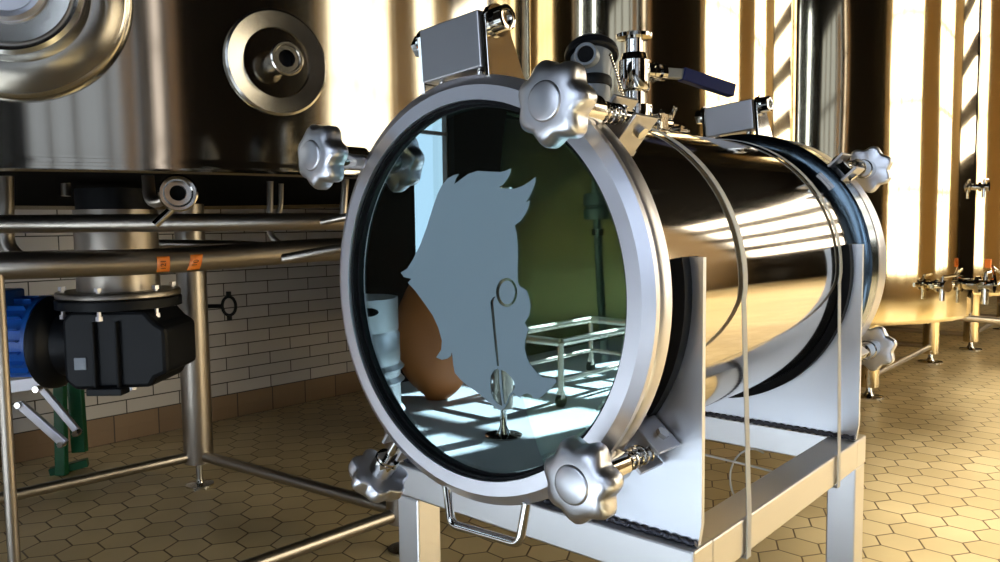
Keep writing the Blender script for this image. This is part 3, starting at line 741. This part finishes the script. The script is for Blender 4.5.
# green bracket by the wall
gr = empty('green_frame', (-2.62,.50,0), 'green painted steel bracket with two pale arms near the white brick wall', 'bracket')
def gp(x,y,dp): return D(x,y,dp)-Vector((-2.62,.50,0))
rg = Matrix.Rotation(.73,4,'Z')
def bar(name, a, b, w, t, mat):
    d = (b-a); L = d.length; d.normalize(); s_ = d.cross(Vector((.66,-.75,0))).normalized(); n = d.cross(s_)
    bm = NB(); box(bm, (a+b)/2, (L,w,t), Matrix(((d.x,s_.x,n.x,0),(d.y,s_.y,n.y,0),(d.z,s_.z,n.z,0),(0,0,0,1)))); return obj(name, bm, mat, gr, 0, .003)
bar('upright', gp(75,378,3.05), gp(80,452,3.05), .055, .03, 'green_paint')
bar('upright', gp(60,386,2.98), gp(62,475,2.98), .040, .03, 'green_paint')
bar('arm', gp(40,386,2.90), gp(79,433,2.90), .025, .02, 'ring'); bar('arm', gp(20,404,2.86), gp(65,444,2.86), .032, .02, 'ring')
bar('cross_bar', gp(-30,392,3.02), gp(44,382,3.02), .05, .03, 'ring')
bar('base', gp(50,472,3.0), gp(88,462,3.05), .03, .05, 'green_paint')
for q in ((40,388),(79,432),(64,443),(22,404)): la('bolt', [(0,0),(0,.012),(.03,.012),(.03,0)], gp(*q,2.87), (.66,-.75,0), 'mirror', gr, 6)

# ---------------------------------------------------------------- tall tanks behind
def tall_tank(cx, cy, r, label, zb=.40, legs=True, mat='tank'):
    t = empty('fermentation_tank', (cx,cy,0), label, 'tank', 'tall tanks in a row')
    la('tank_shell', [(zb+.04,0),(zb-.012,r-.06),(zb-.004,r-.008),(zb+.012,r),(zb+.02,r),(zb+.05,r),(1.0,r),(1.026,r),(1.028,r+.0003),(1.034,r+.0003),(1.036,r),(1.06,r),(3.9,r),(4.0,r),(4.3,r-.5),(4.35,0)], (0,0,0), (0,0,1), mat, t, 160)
    q = .675
    for sx in (-1,1):
        for sy in (-1,1):
            l = cy_leg(t, sx*(r*.66), sy*q, zb)
    for a,b in (((-1,-1),(-1,1)),((1,-1),(1,1)),((-1,-1),(1,-1)),((-1,1),(1,1))):
        tu('brace', [(a[0]*r*.66,a[1]*q,.11),(b[0]*r*.66,b[1]*q,.11)], .018, 'pipe', t)
    return t
def cy_leg(t, x, y, zb):
    l = cy('leg', (x,y,.06), (x,y,zb+.02), .050, 'tank', t, 32)
    la('leg_foot', [(0,0),(0,.075),(.006,.075),(.012,.028),(.035,.016),(.07,.014),(.07,0)], (x,y,0), (0,0,1), 'mirror', l, 32)
    return l
t2 = tall_tank(-1.60, 2.55, .92, 'tall golden lit steel tank directly behind the valves on top of the vessel')
t3 = tall_tank(-1.35, 4.50, 1.00, 'tall bright steel tank at the right, its legs and brace visible on the tan tiles')
t4 = tall_tank(-1.25, 6.60, 1.00, 'farthest steel tank, showing only at the right edge behind the bright one')
# valves on the bright tank
T3c = Vector((-1.35,4.5,0))
def valve(name, x, y, label, r=1.0, big=1.0):
    # meet of the sight ray with the shell
    d = D(x,y,1)-CC; o = CC-T3c; A = d.x**2+d.y**2; B = 2*(o.x*d.x+o.y*d.y); Cc = o.x**2+o.y**2-r*r
    disc = max(0, B*B-4*A*Cc); t = (-B-math.sqrt(disc))/2/A; p = CC+d*t; n = (p-T3c); n.z = 0; n.normalize(); tt = Vector((-n.y,n.x,0))
    bm = NB(); b = big
    lathe(bm, [(-.01,0),(-.01,.025*b),(.03*b,.022*b),(.03*b,.036*b),(.045*b,.036*b),(.045*b,.022*b),(.09*b,.022*b),(.09*b,.034*b),(.10*b,.034*b),(.10*b,0)], p, n, 20)
    v = tag(obj(name, bm, 'mirror'), label, 'valve', 'valves on the bright tank')
    bm = NB(); tube(bm, [p+n*.065*b, p+n*.065*b+Vector((0,0,-.085*b))], .015*b, 12); tube(bm, [p+n*.065*b, p+n*.065*b+Vector((0,0,.05*b))], .010*b, 12)
    obj('outlet', bm, 'mirror', v)
    bm = NB(); tube(bm, [p+n*.065*b+Vector((0,0,.05*b)), p+n*.075*b+tt*.09*b+Vector((0,0,.056*b))], .008*b, 8); tube(bm, [p+n*.065*b-tt*.08*b, p+n*.065*b+tt*.08*b], .014*b, 12)
    obj('valve_lever', bm, 'mirror', v)
    return v, p, n, tt
valve('outlet_valve', 932, 285, 'polished outlet valve low on the bright tank, left of the other low valve', 1.0, .95)
vv, p, n, tt = valve('outlet_valve', 968, 284, 'polished outlet valve with orange tag at the right edge of the bright tank', 1.0, 1.3)
bm = NB(); tube(bm, [p+n*.14+tt*-.02, p+n*.11+tt*.03+Vector((0,0,.10)), p+n*.16+tt*.10+Vector((0,0,.04)), p+n*.14], .009, 8); obj('lever_loop', bm, 'mirror', vv)
tag(bx('tag', p+n*.10+tt*-.02+Vector((0,0,.12)), (.03,.03,.05), 'orange', vv, .004), 'small orange tag')
valve('sample_valve', 974, 187, 'small sample valve high on the right edge of the bright tank', 1.0, .75)
# transfer pipe in front of the far tank, low
pipe([D(900,322,4.9)+Vector((.0,.9,0)), D(945,330,4.7)+Vector((0,.3,.05)), D(1010,322,4.9)], .022, 'low horizontal pipe with clamps beside the far leg of the bright tank')
# steel box trolley under the far tank
bt = empty('steel_box', (.10,6.9,0), 'low open steel box standing on the tiles behind the leg of the bright tank', 'box')
bm = NB()
for c,s in (((0,-.25,.17),(.5,.02,.30)),((0,.25,.17),(.5,.02,.30)),((-.25,0,.17),(.02,.5,.30)),((.25,0,.17),(.02,.5,.30)),((0,0,.03),(.5,.5,.02))): box(bm, c, s)
obj('box_body', bm, 'tank', bt, 0, .004)
for sx in (-1,1):
    for sy in (-1,1): cy('foot', (sx*.21,sy*.21,0), (sx*.21,sy*.21,.021), .02, 'rubber', bt, 12)

# ---------------------------------------------------------------- the part of the room behind, seen mirrored in the glass
kg = empty('beer_keg', (-2.06,-1.40,0), 'tall ribbed steel keg mirrored at the left of the glass door', 'keg')
kr = .195
la('keg_body', [(.02,0),(.03,kr-.03),(.06,kr-.008),(.08,kr),(.16,kr),(.175,kr+.018),(.195,kr),(.29,kr),(.305,kr+.018),(.325,kr),(.345,kr),(.36,kr+.018),(.38,kr),(.50,kr),(.53,kr-.02),(.55,kr-.08),(.555,0)], (0,0,0), (0,0,1), 'keg', kg, 64)
bm = NB(); prof = []
N = 96
def ringwall(z0, z1, r, gaps=()):
    vs = []
    for k in range(N):
        a = 2*pi*k/N; vs.append([bm.verts.new((rr*cos(a), rr*sin(a), z)) for rr,z in ((r,z0),(r,z1),(r-.008,z1),(r-.008,z0))])
    for k in range(N):
        A,B = vs[k], vs[(k+1)%N]
        for q in range(4): bm.faces.new((A[q],A[(q+1)%4],B[(q+1)%4],B[q]))
ringwall(.52,.655,kr-.004); obj('keg_collar', bm, 'keg', kg, 40)
bm = NB(); ringwall(0,.07,kr-.01); obj('keg_foot_ring', bm, 'keg', kg, 40)
for az in (.5, .5+pi):
    bm = NB(); p = Vector((cos(az),sin(az),0)); tt = Vector((-sin(az),cos(az),0))
    prism(bm, [(.045*cos(a)+ (.03 if cos(a)>0 else -.03), .018*sin(a)) for a in [k*pi/10 for k in range(20)]], lambda u,v,w: p*(kr-.012+w)+tt*u+Vector((0,0,.61+v)), .0095)
    obj('hand_hole', bm, 'rubber', kg, 40)
# round support foot with post
ps = empty('support_post', (-1.717,-1.966,0), 'steel pipe post on a round foot disc, mirrored low in the glass door', 'post')
la('foot', [(0,0),(0,.085),(.006,.085),(.014,.03),(.05,.016),(.13,.014),(.13,0)], (0,0,0), (0,0,1), 'mirror', ps, 32)
cy('pole', (0,0,.13), (0,0,1.10), .045, 'pipe', ps, 32)
la('pole_cap', [(0,0),(0,.05),(.02,.05),(.02,0)], (0,0,1.10), (0,0,1), 'mirror', ps, 32)
# brown sack
bm = NB()
bmesh.ops.create_uvsphere(bm, u_segments=32, v_segments=20, radius=1)
for v in bm.verts:
    x,y,z = v.co; k = 1+.05*sin(5*x+3*z)+.04*cos(7*y+2*x)
    v.co = Vector((x*.24*k, y*.20*k, (.36+z*.36*(1+.05*sin(4*x)))))
    if v.co.z < .02: v.co.z = 0
tag(obj('malt_sack', bm, 'copper', None, 80), 'orange brown sack standing on the floor, mirrored between the keg and the emblem', 'sack')
bpy.data.objects['malt_sack'].location = (-2.52,-2.30,0)
# low trolley frame
tl = empty('low_trolley', (-2.07,-3.02,0), 'low steel trolley frame on casters, mirrored at the right of the glass door', 'trolley')
def tb(name, a, b, r): return tu(name, [a,b], r, 'pipe', tl, 12)
for z,r in ((.34,.022),(.14,.014)):
    for a,b in (((-.22,-.45),(.22,-.45)),((.22,-.45),(.22,.45)),((.22,.45),(-.22,.45)),((-.22,.45),(-.22,-.45))): tb('rail', (*a,z), (*b,z), r)
for sx in (-1,1):
    for sy in (-1,1):
        tb('post', (sx*.22,sy*.45,.08), (sx*.22,sy*.45,.34), .016)
        c = cy('caster', (sx*.22-.012,sy*.45,.035), (sx*.22+.012,sy*.45,.035), .035, 'rubber', tl, 24)
        bx('caster_fork', (sx*.22,sy*.45,.062), (.034,.03,.04), 'pipe', c, .002)

# ---------------------------------------------------------------- light
sun = bpy.data.lights.new('sun', 'SUN'); sun.energy = 64; sun.angle = R(.6); sun.color = (.84,.92,1.0)
so = bpy.data.objects.new('sun', sun); col.objects.link(so)
sd_ = Vector((-.22,1.0,-.78)).normalized(); so.rotation_euler = sd_.to_track_quat('-Z','Y').to_euler(); so.location = (2,-9,6)
def lamp(x, y, label):  # added out-of-view spots to brighten the right floor; no such lamps known
    t = empty('added_aisle_lamp', (x,y,4.75), label, 'lamp', 'added unseen lamps brightening the right aisle')
    la('added_lamp_shade', [(.12,.03),(.10,.10),(-.16,.24),(-.17,.24),(.11,.09),(.13,.02)], (0,0,0), (0,0,1), 'black_metal', t, 48)
    cy('added_lamp_cord', (0,0,.12), (0,0,.25), .008, 'rubber', t, 8)
    L = bpy.data.lights.new('fill_spot', 'SPOT'); L.energy = LAMP; L.spot_size = R(56); L.spot_blend = .5; L.shadow_soft_size = .06; L.color = (1.0,.94,.82)
    o = bpy.data.objects.new('fill_spot', L); col.objects.link(o); o.parent = t; o.location = (0,0,-.05)
LAMP = 2150
lamp(1.9, 2.3, 'added unseen black lamp brightening the right aisle, nearest the glass door')
lamp(1.9, 4.5, 'added unseen black lamp brightening the right aisle, middle of the three')
lamp(1.9, 6.7, 'added unseen black lamp brightening the right aisle, farthest from the glass door')
w = bpy.data.worlds.new('world'); scn.world = w; w.use_nodes = True
bg = w.node_tree.nodes['Background']; bg.inputs[0].default_value = (.55,.70,1,1); bg.inputs[1].default_value = .6

# ---------------------------------------------------------------- camera
cam = bpy.data.cameras.new('camera'); cam.sensor_width = 36; cam.lens = FPX/1000*36; cam.clip_start = .02
co = bpy.data.objects.new('camera', cam); col.objects.link(co)
co.matrix_world = Matrix(((CR.x,CU.x,-CF.x,CC.x),(CR.y,CU.y,-CF.y,CC.y),(CR.z,CU.z,-CF.z,CC.z),(0,0,0,1)))
scn.camera = co
vs = scn.view_settings; scn.display_settings.display_device = 'sRGB'
vs.view_transform = 'Standard'; vs.look = 'None'; vs.exposure = 0.0; vs.gamma = 1; vs.use_curve_mapping = False
cyc = scn.cycles; cyc.max_bounces = 8; cyc.glossy_bounces = 5; cyc.transparent_max_bounces = 12; cyc.caustics_reflective = True; cyc.use_denoising = True
cyc.sample_clamp_indirect = 6
